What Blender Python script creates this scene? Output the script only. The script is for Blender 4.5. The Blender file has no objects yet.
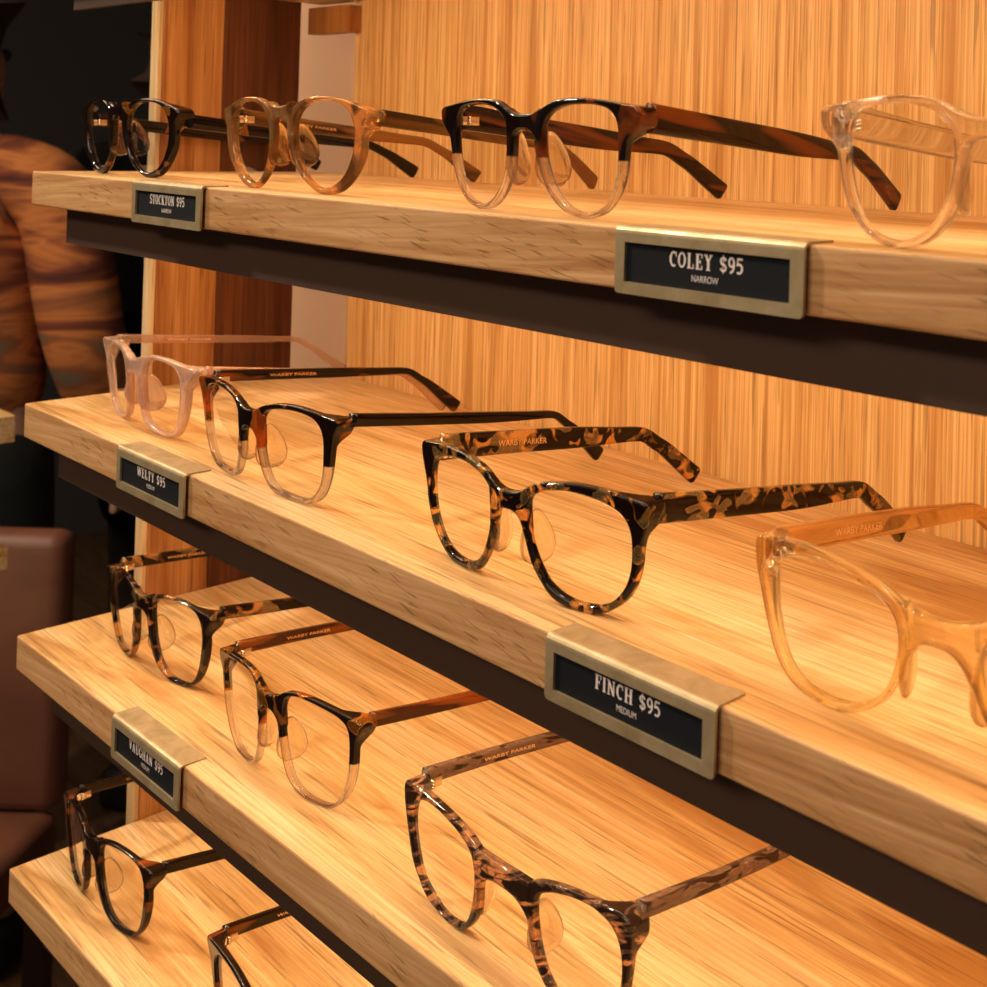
import bpy, bmesh, math, random
from mathutils import Vector, Matrix
import mathutils

# All layout numbers below are in "sign widths" (the width of one brass price sign holder).
U = 0.079          # metres per sign width
Z0 = 1.50          # height of the upper shelf's top above the floor, metres
C = bpy.context.scene.collection
sc = bpy.context.scene
random.seed(4)

def W(x, y, z):    # layout units -> world metres
    return Vector((x * U, y * U, z * U + Z0))

# ---------------------------------------------------------------- helpers
def tag(o, label=None, cat=None, group=None, kind=None):
    if label: o['label'] = label
    if cat: o['category'] = cat
    if group: o['group'] = group
    if kind: o['kind'] = kind
    return o

def empty(name, loc, rz=0.0, **k):
    o = bpy.data.objects.new(name, None)
    o.empty_display_size = 0.02
    C.objects.link(o); o.location = loc; o.rotation_euler = (0, 0, rz)
    return tag(o, **k)

def link(name, me, mat, parent=None, smooth=True):
    o = bpy.data.objects.new(name, me)
    C.objects.link(o)
    if parent: o.parent = parent
    if mat: me.materials.clear(); me.materials.append(mat)
    if smooth:
        for p in me.polygons: p.use_smooth = True
    return o

def bm_mesh(bm, name):
    bmesh.ops.recalc_face_normals(bm, faces=bm.faces)
    me = bpy.data.meshes.new(name); bm.to_mesh(me); bm.free()
    return me

def box(bm, x0, x1, y0, y1, z0, z1, bev=0.0, seg=2):
    v = [bm.verts.new(c) for c in ((x0,y0,z0),(x1,y0,z0),(x1,y1,z0),(x0,y1,z0),(x0,y0,z1),(x1,y0,z1),(x1,y1,z1),(x0,y1,z1))]
    fs = [bm.faces.new([v[i] for i in q]) for q in ((0,3,2,1),(4,5,6,7),(0,1,5,4),(1,2,6,5),(2,3,7,6),(3,0,4,7))]
    if bev > 0:
        es = set(e for f in fs for e in f.edges)
        bmesh.ops.bevel(bm, geom=list(es), offset=bev, segments=seg, affect='EDGES', profile=0.5)

def boxobj(name, mat, dims, parent=None, bev=0.0, smooth=False, unit=True):
    bm = bmesh.new(); s = U if unit else 1.0
    x0,x1,y0,y1,z0,z1 = [d*s for d in dims]
    box(bm, x0,x1,y0,y1,z0,z1, bev)
    return link(name, bm_mesh(bm, name), mat, parent, smooth)

def catmull(P, closed=True, n=10):
    out = []; L = len(P)
    rng = L if closed else L-1
    for i in range(rng):
        g = (lambda j: P[j % L]) if closed else (lambda j: P[max(0, min(L-1, j))])
        a, b, c, d = g(i-1), g(i), g(i+1), g(i+2)
        for k in range(n):
            t = k/n
            out.append(tuple(0.5*((2*b[q]) + (-a[q]+c[q])*t + (2*a[q]-5*b[q]+4*c[q]-d[q])*t*t + (-a[q]+3*b[q]-3*c[q]+d[q])*t**3) for q in range(len(b))))
    if not closed: out.append(tuple(P[-1]))
    return out

def radial(P, c, N):
    """sample closed outline P along N rays from c"""
    res = []
    m = len(P)
    for k in range(N):
        a = 2*math.pi*k/N; dx, dy = math.cos(a), math.sin(a); best = 0
        for i in range(m):
            x1, y1 = P[i][0]-c[0], P[i][1]-c[1]; x2, y2 = P[(i+1)%m][0]-c[0], P[(i+1)%m][1]-c[1]
            den = dx*(y2-y1) - dy*(x2-x1)
            if abs(den) < 1e-12: continue
            t = (x1*(y2-y1) - y1*(x2-x1))/den
            s = (x1*dy - y1*dx)/den
            if t > 0 and -1e-6 <= s <= 1+1e-6: best = max(best, t)
        res.append((c[0]+dx*best, c[1]+dy*best))
    return res

def smooth_closed(P, it=1):
    for _ in range(it):
        n = len(P)
        P = [((P[i-1][0]+2*P[i][0]+P[(i+1)%n][0])/4, (P[i-1][1]+2*P[i][1]+P[(i+1)%n][1])/4) for i in range(n)]
    return P

def remesh(me, vox, it=3):
    o = bpy.data.objects.new('tmp', me); C.objects.link(o)
    m = o.modifiers.new('r', 'REMESH'); m.mode = 'VOXEL'; m.voxel_size = vox
    s = o.modifiers.new('s', 'SMOOTH'); s.factor = 0.5; s.iterations = it
    dg = bpy.context.evaluated_depsgraph_get(); dg.update()
    new = bpy.data.meshes.new_from_object(o.evaluated_get(dg))
    bpy.data.objects.remove(o)
    return new

# ---------------------------------------------------------------- materials
class NT:
    def __init__(s, name):
        s.m = bpy.data.materials.new(name); s.m.use_nodes = True
        s.t = s.m.node_tree; s.t.nodes.clear()
        s.out = s.t.nodes.new('ShaderNodeOutputMaterial')
    def n(s, typ, **k):
        nd = s.t.nodes.new(typ)
        for a, v in k.items():
            if a == 'inp':
                for i, val in v.items():
                    if isinstance(val, bpy.types.NodeSocket): s.t.links.new(val, nd.inputs[i])
                    else: nd.inputs[i].default_value = val
            else: setattr(nd, a, v)
        return nd
    def coord(s, scale=(1,1,1), rot=(0,0,0), loc=(0,0,0)):
        tc = s.n('ShaderNodeTexCoord')
        r = s.n('ShaderNodeMapping', inp={0: tc.outputs['Object'], 'Rotation': rot})
        mp = s.n('ShaderNodeMapping', inp={0: r.outputs[0], 'Scale': scale, 'Location': loc})
        return mp.outputs[0]
    def noise(s, vec, scale=1.0, detail=4.0, rough=0.5, dist=0.0):
        return s.n('ShaderNodeTexNoise', inp={'Vector': vec, 'Scale': scale, 'Detail': detail, 'Roughness': rough, 'Distortion': dist}).outputs[0]
    def ramp(s, fac, stops, interp='LINEAR'):
        r = s.n('ShaderNodeValToRGB', inp={0: fac}); cr = r.color_ramp; cr.interpolation = interp
        cr.elements[0].position, cr.elements[0].color = stops[0][0], (*stops[0][1], 1)
        cr.elements[1].position, cr.elements[1].color = stops[-1][0], (*stops[-1][1], 1)
        for p, c in stops[1:-1]:
            e = cr.elements.new(p); e.color = (*c, 1)
        return r.outputs[0]
    def val(s, fac, a, b, lo=0.0, hi=1.0):
        return s.n('ShaderNodeMapRange', inp={0: fac, 1: a, 2: b, 3: lo, 4: hi}).outputs[0]
    def math(s, op, a, b=0.0, clamp=False):
        nd = s.n('ShaderNodeMath', operation=op, use_clamp=clamp, inp={0: a, 1: b}); return nd.outputs[0]
    def mix(s, fac, a, b, mode='MIX'):
        nd = s.n('ShaderNodeMix', data_type='RGBA', blend_type=mode)
        for i, v in ((0, fac), (6, a), (7, b)):
            if isinstance(v, bpy.types.NodeSocket): s.t.links.new(v, nd.inputs[i])
            else: nd.inputs[i].default_value = v if i == 0 else (*v, 1)
        return nd.outputs[2]
    def bsdf(s, **k):
        nd = s.n('ShaderNodeBsdfPrincipled')
        for a, v in k.items():
            i = nd.inputs[a.replace('_', ' ')]
            if isinstance(v, bpy.types.NodeSocket): s.t.links.new(v, i)
            else: i.default_value = (*v, 1) if (isinstance(v, tuple) and len(v) == 3) else v
        return nd
    def done(s, sh):
        s.t.links.new(sh, s.out.inputs[0]); return s.m
    def bump(s, h, strength=0.3, dist=0.001):
        return s.n('ShaderNodeBump', inp={'Height': h, 'Strength': strength, 'Distance': dist}).outputs[0]

def plain(name, col, rough=0.6, metal=0.0, **k):
    t = NT(name); return t.done(t.bsdf(Base_Color=col, Roughness=rough, Metallic=metal, **k).outputs[0])

def oak(name, light, mid, dark, axis='x', rough=0.42, seed=0.0, pores=1.0, bandscale=9.0, streak=420.0, fmix=0.45):
    """solid oak: wide growth bands, fine streaks and short dark pores running along axis"""
    t = NT(name)
    def sc3(a, b, c): return {'x': (a, b, c), 'z': (b, c, a)}[axis]
    rot = (0.03, 0.012, 0.02) if axis == 'x' else (0.0, 0.004, 0.0)
    v1 = t.coord(sc3(1.6, bandscale*2.6, bandscale*5), rot, (seed, seed*1.7, seed*0.6))
    bands = t.noise(v1, 1.0, 5.0, 0.62, 1.4)
    v2 = t.coord(sc3(7.0, streak, streak), rot, (seed, 0, seed))
    fine = t.noise(v2, 1.0, 3.0, 0.6, 0.3)
    v3 = t.coord(sc3(17.0, 620.0, 620.0), rot, (0, seed, 0))
    pore = t.noise(v3, 1.0, 2.0, 0.55, 0.0)
    base = t.ramp(bands, [(0.36, dark), (0.47, mid), (0.60, light)])
    f = t.val(fine, 0.42, 0.60)
    c = t.mix(t.math('MULTIPLY', t.math('SUBTRACT', 1.0, f), fmix), base, dark, 'MIX')
    pm = t.val(pore, 0.58, 0.67)
    c = t.mix(t.math('MULTIPLY', pm, 0.55*pores), c, tuple(x*0.45 for x in dark), 'MIX')
    b = t.bump(t.math('SUBTRACT', fine, t.math('MULTIPLY', pm, 0.6)), 0.18, 0.0004)
    return t.done(t.bsdf(Base_Color=c, Roughness=rough, Normal=b, Specular_IOR_Level=0.35).outputs[0])

def edge_oak(name, light, mid, dark, seed=0.0):
    """long face of the shelf: warm plain oak with slanting dark ray flecks"""
    t = NT(name)
    bands = t.noise(t.coord((5, 10, 90), (0, 0.05, 0), (seed, seed, 0)), 1.0, 5.0, 0.6, 1.0)
    base = t.ramp(bands, [(0.34, dark), (0.48, mid), (0.64, light)])
    fine = t.noise(t.coord((16, 10, 620), (0, 0.07, 0), (seed, 0, 0)), 1.0, 3.0, 0.6)
    c = t.mix(t.math('MULTIPLY', t.val(fine, 0.60, 0.38), 0.40), base, dark)
    fl = t.noise(t.coord((60, 4, 800), (0, -0.17, 0), (0, 0, seed)), 1.0, 2.0, 0.5, 0.35)
    m = t.math('MULTIPLY', t.val(fl, 0.60, 0.65), t.val(t.noise(t.coord((9, 9, 9)), 1.0, 2.0), 0.42, 0.56))
    c = t.mix(t.math('MULTIPLY', m, 0.60), c, tuple(x*0.45 for x in dark))
    return t.done(t.bsdf(Base_Color=c, Roughness=0.5, Normal=t.bump(t.math('SUBTRACT', 1.0, m), 0.2, 0.0004), Specular_IOR_Level=0.3).outputs[0])

def clear_shader(t, tint, rough=0.04, mixf=0.5, milky=0.0, ior=1.45):
    """clear acetate: refraction blended with straight transmission, so that light still passes through to the wood"""
    g = t.bsdf(Base_Color=tint, Roughness=rough, Transmission_Weight=1.0 - milky, IOR=ior)
    tr = t.n('ShaderNodeBsdfTransparent', inp={0: (*tint, 1)})
    return t.n('ShaderNodeMixShader', inp={0: mixf, 1: tr.outputs[0], 2: g.outputs[0]}).outputs[0]

def acetate(name, dark, amber, scale=(90, 90, 90), lo=0.47, hi=0.53, dist=0.8, trans=0.75, detail=1.5,
            split=None, bottom=(0.80, 0.72, 0.68), mid=None, seed=0.0, rough=0.05):
    """tortoise acetate: dark opaque clouds over translucent amber; below height split it is clear crystal"""
    t = NT(name)
    nz = t.noise(t.coord(scale, (0.2, 0.3, 0.1), (seed, seed*2, seed)), 1.0, detail, 0.5, dist)
    stops = [(lo, dark), (hi, amber)] if mid is None else [(lo, dark), ((lo+hi)/2, mid), (hi, amber)]
    col = t.ramp(nz, stops)
    tf = t.val(nz, lo, hi, 0.02, trans)
    solid = t.bsdf(Base_Color=col, Roughness=rough, Transmission_Weight=tf, IOR=1.5, Specular_IOR_Level=0.22, Coat_Weight=0.22, Coat_Roughness=0.03)
    tr = t.n('ShaderNodeBsdfTransparent', inp={0: col})
    sh = t.n('ShaderNodeMixShader', inp={0: t.math('MULTIPLY', tf, 0.55), 1: solid.outputs[0], 2: tr.outputs[0]}).outputs[0]
    if split is not None:
        z = t.n('ShaderNodeSeparateXYZ', inp={0: t.n('ShaderNodeTexCoord').outputs['Object']}).outputs[2]
        f = t.val(z, split-0.0003, split+0.0003)
        cl = clear_shader(t, bottom, 0.02, 0.75)
        sh = t.n('ShaderNodeMixShader', inp={0: f, 1: cl, 2: sh}).outputs[0]
    return t.done(sh)

def crystal(name, tint, milky=0.1, mixf=0.55, rough=0.05):
    t = NT(name); return t.done(clear_shader(t, tint, rough, mixf, milky))

def lens_mat():
    t = NT('lens_glass')
    tr = t.n('ShaderNodeBsdfTransparent', inp={0: (0.97, 0.965, 0.95, 1)})
    gl = t.n('ShaderNodeBsdfGlossy', inp={0: (1, 1, 1, 1), 'Roughness': 0.02})
    fr = t.n('ShaderNodeFresnel', inp={0: 1.45})
    front = t.math('SUBTRACT', 1.0, t.n('ShaderNodeNewGeometry').outputs['Backfacing'])
    return t.done(t.n('ShaderNodeMixShader', inp={0: t.math('MULTIPLY', t.math('MULTIPLY', fr.outputs[0], 0.8), front), 1: tr.outputs[0], 2: gl.outputs[0]}).outputs[0])

def brass_mat():
    t = NT('aged_brass')
    a = t.noise(t.coord((60, 60, 60)), 1.0, 5.0, 0.6, 0.4); b = t.noise(t.coord((900, 900, 900)), 1.0, 2.0)
    col = t.ramp(a, [(0.35, (0.40, 0.29, 0.15)), (0.65, (0.60, 0.45, 0.27))])
    return t.done(t.bsdf(Base_Color=col, Metallic=0.55, Roughness=t.val(a, 0.3, 0.7, 0.5, 0.36), Normal=t.bump(b, 0.12, 0.0002)).outputs[0])

def fabric(name, cols, scale, rough=0.9):
    t = NT(name)
    nz = t.noise(t.coord(scale), 1.0, 3.0, 0.55, 0.8)
    return t.done(t.bsdf(Base_Color=t.ramp(nz, cols), Roughness=rough).outputs[0])

M = dict(
    top=oak('oak_shelf_top', (0.84, 0.58, 0.31), (0.73, 0.45, 0.19), (0.44, 0.20, 0.055), 'x', seed=1.3, streak=560.0, fmix=0.45, pores=1.05),
    wall=oak('oak_back_veneer', (0.84, 0.57, 0.28), (0.76, 0.47, 0.20), (0.50, 0.245, 0.075), 'z', seed=2.1, bandscale=42, streak=950.0, pores=1.0, fmix=0.62),
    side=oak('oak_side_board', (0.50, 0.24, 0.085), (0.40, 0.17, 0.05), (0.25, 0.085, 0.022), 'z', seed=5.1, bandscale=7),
    walnut=oak('brown_stained_side', (0.14, 0.042, 0.016), (0.095, 0.026, 0.010), (0.05, 0.013, 0.006), 'z', seed=7.7, bandscale=9),
    postedge=oak('pale_oak_edge', (0.62, 0.46, 0.28), (0.55, 0.38, 0.21), (0.42, 0.27, 0.13), 'z', seed=9.1),
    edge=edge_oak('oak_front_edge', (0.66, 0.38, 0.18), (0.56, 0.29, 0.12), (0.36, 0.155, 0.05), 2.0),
    bronze=plain('dark_bronze_strip', (0.070, 0.034, 0.020), 0.6, 0.1),
    brass=brass_mat(),
    card=plain('black_card', (0.006, 0.007, 0.010), 0.75, Specular_IOR_Level=0.2),
    ink=plain('pale_pink_ink', (0.80, 0.66, 0.60), 0.6),
    gold=plain('gold_foil', (0.85, 0.50, 0.22), 0.35, 0.6),
    metal=plain('hinge_steel', (0.80, 0.70, 0.58), 0.22, 1.0),
    lens=lens_mat(),
    greige=plain('greige_paint', (0.50, 0.27, 0.15), 0.85),
)
LEDP, SPOTP, SHOPP, WINP, FRONTP, WORLDP, LEFTP = 1.35, 5.5, 14.0, 1.5, 32.0, 0.08, 26.0

# ---------------------------------------------------------------- outlines of the frame fronts (u = sideways from the bridge, h = height), one half each
SHAPES = {
    'finch': dict(yaw=0.0329, tilt=-0.04, k=0.166, pos=(-0.903, 0.206, -1.804),
        out=[(0.121, 0.517), (0.141, 0.53), (0.199, 0.557), (0.285, 0.575), (0.406, 0.59), (0.515, 0.591), (0.622, 0.587), (0.709, 0.577), (0.778, 0.571), (0.818, 0.563), (0.818, 0.509), (0.805, 0.449), (0.784, 0.394), (0.773, 0.341), (0.766, 0.281), (0.753, 0.227), (0.726, 0.163), (0.672, 0.093), (0.592, 0.034), (0.528, 0.005), (0.483, -0.0), (0.364, 0.002), (0.271, 0.028), (0.206, 0.091), (0.151, 0.172), (0.111, 0.295), (0.086, 0.368), (0.08, 0.421), (0.091, 0.477)],
        inn=[(0.132, 0.436), (0.143, 0.477), (0.182, 0.502), (0.236, 0.524), (0.331, 0.543), (0.423, 0.546), (0.514, 0.539), (0.585, 0.526), (0.646, 0.507), (0.689, 0.478), (0.715, 0.432), (0.725, 0.375), (0.72, 0.272), (0.701, 0.202), (0.664, 0.135), (0.61, 0.083), (0.529, 0.048), (0.456, 0.038), (0.374, 0.042), (0.3, 0.064), (0.244, 0.099), (0.207, 0.145), (0.171, 0.207), (0.144, 0.278), (0.133, 0.353)]),
    'coley': dict(yaw=-0.025, tilt=-0.04, k=0.087, pos=(-0.866, 0.209, 0.0),
        out=[(0.101, 0.484), (0.155, 0.514), (0.222, 0.541), (0.307, 0.55), (0.408, 0.552), (0.533, 0.542), (0.654, 0.525), (0.755, 0.508), (0.757, 0.463), (0.749, 0.419), (0.706, 0.39), (0.677, 0.355), (0.665, 0.292), (0.656, 0.234), (0.64, 0.177), (0.608, 0.118), (0.563, 0.065), (0.509, 0.026), (0.436, 0.003), (0.391, -0.0), (0.299, 0.014), (0.225, 0.053), (0.161, 0.117), (0.12, 0.196), (0.091, 0.275), (0.08, 0.363), (0.084, 0.437)],
        inn=[(0.135, 0.41), (0.132, 0.357), (0.138, 0.304), (0.159, 0.217), (0.195, 0.145), (0.236, 0.094), (0.291, 0.054), (0.364, 0.029), (0.428, 0.03), (0.491, 0.046), (0.536, 0.071), (0.573, 0.116), (0.602, 0.201), (0.619, 0.278), (0.623, 0.354), (0.623, 0.417), (0.609, 0.461), (0.575, 0.496), (0.514, 0.515), (0.425, 0.523), (0.334, 0.521), (0.249, 0.506), (0.182, 0.478), (0.148, 0.444)]),
    'stockton': dict(yaw=-0.0013, tilt=-0.04, k=0.095, pos=(-3.204, 0.234, 0.0),
        out=[(0.097, 0.468), (0.127, 0.498), (0.2, 0.537), (0.285, 0.564), (0.423, 0.574), (0.557, 0.566), (0.687, 0.539), (0.789, 0.512), (0.858, 0.49), (0.862, 0.442), (0.823, 0.419), (0.806, 0.377), (0.802, 0.289), (0.782, 0.215), (0.734, 0.149), (0.66, 0.077), (0.572, 0.024), (0.463, -0.0), (0.368, 0.006), (0.274, 0.049), (0.206, 0.097), (0.14, 0.179), (0.099, 0.272), (0.08, 0.357), (0.083, 0.417)],
        inn=[(0.148, 0.392), (0.175, 0.452), (0.226, 0.499), (0.312, 0.535), (0.422, 0.548), (0.543, 0.541), (0.634, 0.515), (0.69, 0.469), (0.72, 0.408), (0.727, 0.344), (0.714, 0.27), (0.678, 0.196), (0.629, 0.129), (0.561, 0.077), (0.479, 0.045), (0.397, 0.035), (0.329, 0.051), (0.262, 0.09), (0.195, 0.156), (0.156, 0.231), (0.139, 0.316)]),
    'welty': dict(yaw=-0.0176, tilt=-0.04, k=0.128, pos=(-3.353, 0.169, -1.804),
        out=[(0.104, 0.494), (0.206, 0.535), (0.347, 0.561), (0.484, 0.569), (0.657, 0.561), (0.812, 0.548), (0.894, 0.537), (0.867, 0.494), (0.83, 0.439), (0.81, 0.371), (0.793, 0.286), (0.77, 0.2), (0.733, 0.119), (0.685, 0.06), (0.59, 0.013), (0.496, 0.0), (0.36, 0.001), (0.249, 0.019), (0.181, 0.066), (0.131, 0.144), (0.098, 0.25), (0.081, 0.378), (0.08, 0.447)],
        inn=[(0.141, 0.43), (0.167, 0.473), (0.218, 0.504), (0.304, 0.523), (0.442, 0.536), (0.576, 0.531), (0.668, 0.512), (0.718, 0.47), (0.739, 0.416), (0.737, 0.334), (0.726, 0.233), (0.703, 0.163), (0.661, 0.097), (0.592, 0.046), (0.511, 0.031), (0.403, 0.031), (0.293, 0.044), (0.224, 0.074), (0.178, 0.135), (0.146, 0.215), (0.133, 0.317)]),
    'whitlow': dict(yaw=0.0405, tilt=-0.04, k=0.176, pos=(-3.231, 0.293, -3.601),
        out=[(0.084, 0.562), (0.135, 0.599), (0.196, 0.624), (0.293, 0.634), (0.411, 0.63), (0.515, 0.62), (0.663, 0.604), (0.788, 0.582), (0.781, 0.531), (0.748, 0.48), (0.737, 0.41), (0.729, 0.324), (0.712, 0.243), (0.681, 0.167), (0.621, 0.082), (0.526, 0.011), (0.433, 0.0), (0.315, 0.008), (0.233, 0.036), (0.169, 0.096), (0.13, 0.19), (0.105, 0.323), (0.086, 0.449), (0.08, 0.517)],
        inn=[(0.137, 0.506), (0.157, 0.555), (0.195, 0.592), (0.268, 0.61), (0.374, 0.606), (0.491, 0.593), (0.594, 0.577), (0.661, 0.549), (0.687, 0.505), (0.691, 0.439), (0.68, 0.31), (0.66, 0.22), (0.623, 0.133), (0.574, 0.064), (0.504, 0.028), (0.41, 0.019), (0.316, 0.034), (0.246, 0.061), (0.199, 0.105), (0.161, 0.198), (0.137, 0.314), (0.13, 0.417)]),
    'square': dict(yaw=0.0478, tilt=-0.04, k=0.17, pos=(-5.356, 0.435, -3.601),
        out=[(0.098, 0.548), (0.144, 0.59), (0.232, 0.613), (0.318, 0.623), (0.437, 0.62), (0.553, 0.608), (0.668, 0.588), (0.784, 0.564), (0.77, 0.513), (0.73, 0.448), (0.737, 0.383), (0.723, 0.29), (0.681, 0.169), (0.611, 0.073), (0.525, 0.015), (0.406, 0.0), (0.288, 0.017), (0.196, 0.075), (0.132, 0.175), (0.098, 0.306), (0.08, 0.429), (0.082, 0.498)],
        inn=[(0.147, 0.478), (0.168, 0.54), (0.231, 0.584), (0.334, 0.6), (0.47, 0.601), (0.569, 0.586), (0.642, 0.551), (0.676, 0.481), (0.683, 0.393), (0.661, 0.276), (0.632, 0.168), (0.578, 0.076), (0.501, 0.032), (0.391, 0.028), (0.29, 0.051), (0.215, 0.114), (0.169, 0.218), (0.146, 0.351)]),
    'browline': dict(yaw=0.0, tilt=-0.04, k=0.05, pos=(-0.894, 0.237, -3.601),
        out=[(0.857, 0.519), (0.848, 0.425), (0.827, 0.307), (0.797, 0.193), (0.739, 0.112), (0.637, 0.043), (0.52, 0.004), (0.421, 0.0), (0.33, 0.026), (0.247, 0.103), (0.195, 0.219), (0.179, 0.335), (0.163, 0.433), (0.184, 0.487), (0.237, 0.519), (0.315, 0.545), (0.46, 0.573), (0.628, 0.59), (0.785, 0.604), (0.849, 0.581)],
        inn=[(0.793, 0.37), (0.776, 0.251), (0.737, 0.142), (0.671, 0.066), (0.57, 0.026), (0.469, 0.021), (0.387, 0.032), (0.337, 0.051), (0.278, 0.125), (0.241, 0.234), (0.226, 0.332), (0.233, 0.42), (0.271, 0.472), (0.365, 0.515), (0.495, 0.545), (0.613, 0.554), (0.639, 0.55), (0.718, 0.531), (0.774, 0.475)]),
    'pink': dict(yaw=-0.0578, tilt=-0.04, k=0.123, pos=(-5.353, 0.317, -1.804),
        out=[(0.08, 0.471), (0.136, 0.519), (0.199, 0.546), (0.311, 0.56), (0.508, 0.558), (0.699, 0.543), (0.894, 0.526), (0.863, 0.473), (0.793, 0.409), (0.775, 0.338), (0.755, 0.256), (0.721, 0.172), (0.668, 0.084), (0.587, 0.025), (0.469, 0.0), (0.331, 0.002), (0.212, 0.033), (0.135, 0.098), (0.107, 0.217), (0.087, 0.338), (0.08, 0.409)],
        inn=[(0.169, 0.411), (0.204, 0.477), (0.267, 0.514), (0.389, 0.532), (0.525, 0.525), (0.62, 0.503), (0.674, 0.451), (0.683, 0.363), (0.663, 0.242), (0.633, 0.138), (0.58, 0.069), (0.491, 0.032), (0.372, 0.029), (0.254, 0.055), (0.187, 0.106), (0.162, 0.184), (0.155, 0.317)]),
    'amber': dict(yaw=0.0, tilt=-0.04, k=0.1, pos=(1.44, 0.27, -1.804),
        out=[(0.902, 0.47), (0.878, 0.358), (0.846, 0.239), (0.807, 0.133), (0.748, 0.055), (0.669, 0.015), (0.579, 0.001), (0.484, 0.0), (0.374, 0.031), (0.255, 0.106), (0.186, 0.193), (0.149, 0.277), (0.122, 0.357), (0.094, 0.427), (0.093, 0.471), (0.131, 0.508), (0.203, 0.546), (0.295, 0.573), (0.413, 0.591), (0.536, 0.605), (0.664, 0.609), (0.797, 0.595), (0.897, 0.58)],
        inn=[(0.792, 0.334), (0.772, 0.213), (0.733, 0.119), (0.668, 0.063), (0.571, 0.039), (0.459, 0.044), (0.361, 0.072), (0.266, 0.134), (0.214, 0.201), (0.185, 0.274), (0.17, 0.341), (0.169, 0.412), (0.193, 0.467), (0.249, 0.508), (0.354, 0.535), (0.475, 0.55), (0.6, 0.553), (0.718, 0.537), (0.783, 0.502), (0.794, 0.45)]),
}

# ---------------------------------------------------------------- eyeglasses
def yfun(u, k):    # face curve: the front wraps back towards the temples
    return k*(math.sqrt(u*u + 0.006) - 0.0775)

def smoothstep(a, b, x):
    t = max(0.0, min(1.0, (x-a)/(b-a))); return t*t*(3-2*t)

def front_mesh(S, bridge, corner_h, keyhole=False):
    k, tilt = S['k'], S['tilt']
    out = catmull(S['out'], True, 6); inn = smooth_closed(catmull(S['inn'], True, 6), 4)
    umax = max(p[0] for p in S['out'])
    cx = (min(p[0] for p in inn)+max(p[0] for p in inn))/2; cy = (min(p[1] for p in inn)+max(p[1] for p in inn))/2
    N = 144
    O = smooth_closed(radial(out, (cx, cy), N), 1); I = smooth_closed(radial(inn, (cx, cy), N), 2)
    def P(sgn, u, h, d): return (sgn*u*U, (yfun(u, k) + d + tilt*h/0.6)*U, h*U)
    bm = bmesh.new()
    for sgn in (-1, 1):
        rings = []
        for i in range(N):
            (ou, oh), (iu, ih) = O[i], I[i]
            dx, dy = ou-iu, oh-ih; L = math.hypot(dx, dy) or 1e-6; ex, ey = dx/L, dy/L
            g = smoothstep(umax-0.20, umax-0.04, ou)*smoothstep(corner_h-0.16, corner_h-0.08, oh)
            D = 0.052 + 0.075*g; b = 0.010
            prof = [(iu, ih, b), (iu+ex*b, ih+ey*b, 0), (ou-ex*b, oh-ey*b, 0), (ou, oh, b), (ou, oh, D-b), (ou-ex*b, oh-ey*b, D), (iu+ex*b, ih+ey*b, 0.052), (iu, ih, 0.052-b)]
            rings.append([bm.verts.new(P(sgn, *q)) for q in prof])
        for i in range(N):
            a, c = rings[i], rings[(i+1) % N]
            for j in range(8):
                bm.faces.new((a[j], c[j], c[(j+1) % 8], a[(j+1) % 8]))
    # bridge
    ub = min(p[0] for p in S['out']) + 0.045; n = 24; rings = []
    bt, bb = bridge
    for i in range(n+1):
        u = -ub + 2*ub*i/n; q = abs(u)/ub
        top = bt + (0.030 if ub < 0.2 else -0.005)*q**2.5; bot = bb - (0.10*q**3.0 if not keyhole else 0.07*q**2)
        if keyhole: bot += 0.0
        pts = [(top, 0.012), (top-0.012, 0.0), (bot+0.012, 0.0), (bot, 0.012), (bot, 0.050), (bot+0.012, 0.062), (top-0.012, 0.062), (top, 0.050)]
        rings.append([bm.verts.new((u*U, (yfun(u, k)+d-0.004 + tilt*h/0.6)*U, h*U)) for h, d in pts])
    for a, c in zip(rings, rings[1:]):
        for j in range(8): bm.faces.new((a[j], c[j], c[(j+1) % 8], a[(j+1) % 8]))
    bm.faces.new(rings[0]); bm.faces.new(rings[-1][::-1])
    me = remesh(bm_mesh(bm, 'frame_front'), 0.0038*U, 2)
    return me, I, umax

def lens_mesh(I, S, sgn):
    k, tilt = S['k'], S['tilt']; bm = bmesh.new()
    cx = sum(p[0] for p in I)/len(I); cy = sum(p[1] for p in I)/len(I)
    sides = []
    for d0 in (0.016, 0.034):
        rings = []
        for f in (0.15, 0.3, 0.45, 0.6, 0.72, 0.84, 0.93, 1.01):
            rings.append([bm.verts.new((sgn*(cx+(u-cx)*f)*U, (yfun(cx+(u-cx)*f, k)+d0-0.012*(1-f*f)+tilt*(cy+(h-cy)*f)/0.6)*U, (cy+(h-cy)*f)*U)) for u, h in I[::2]])
        c = bm.verts.new((sgn*cx*U, (yfun(cx, k)+d0-0.012+tilt*cy/0.6)*U, cy*U)); n = len(rings[0])
        for i in range(n):
            bm.faces.new((c, rings[0][i], rings[0][(i+1) % n]))
            for a, b in zip(rings, rings[1:]): bm.faces.new((a[i], a[(i+1) % n], b[(i+1) % n], b[i]))
        sides.append(rings[-1])
    n = len(sides[0])
    for i in range(n): bm.faces.new((sides[0][i], sides[0][(i+1) % n], sides[1][(i+1) % n], sides[1][i]))
    return bm_mesh(bm, 'lens')

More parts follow.
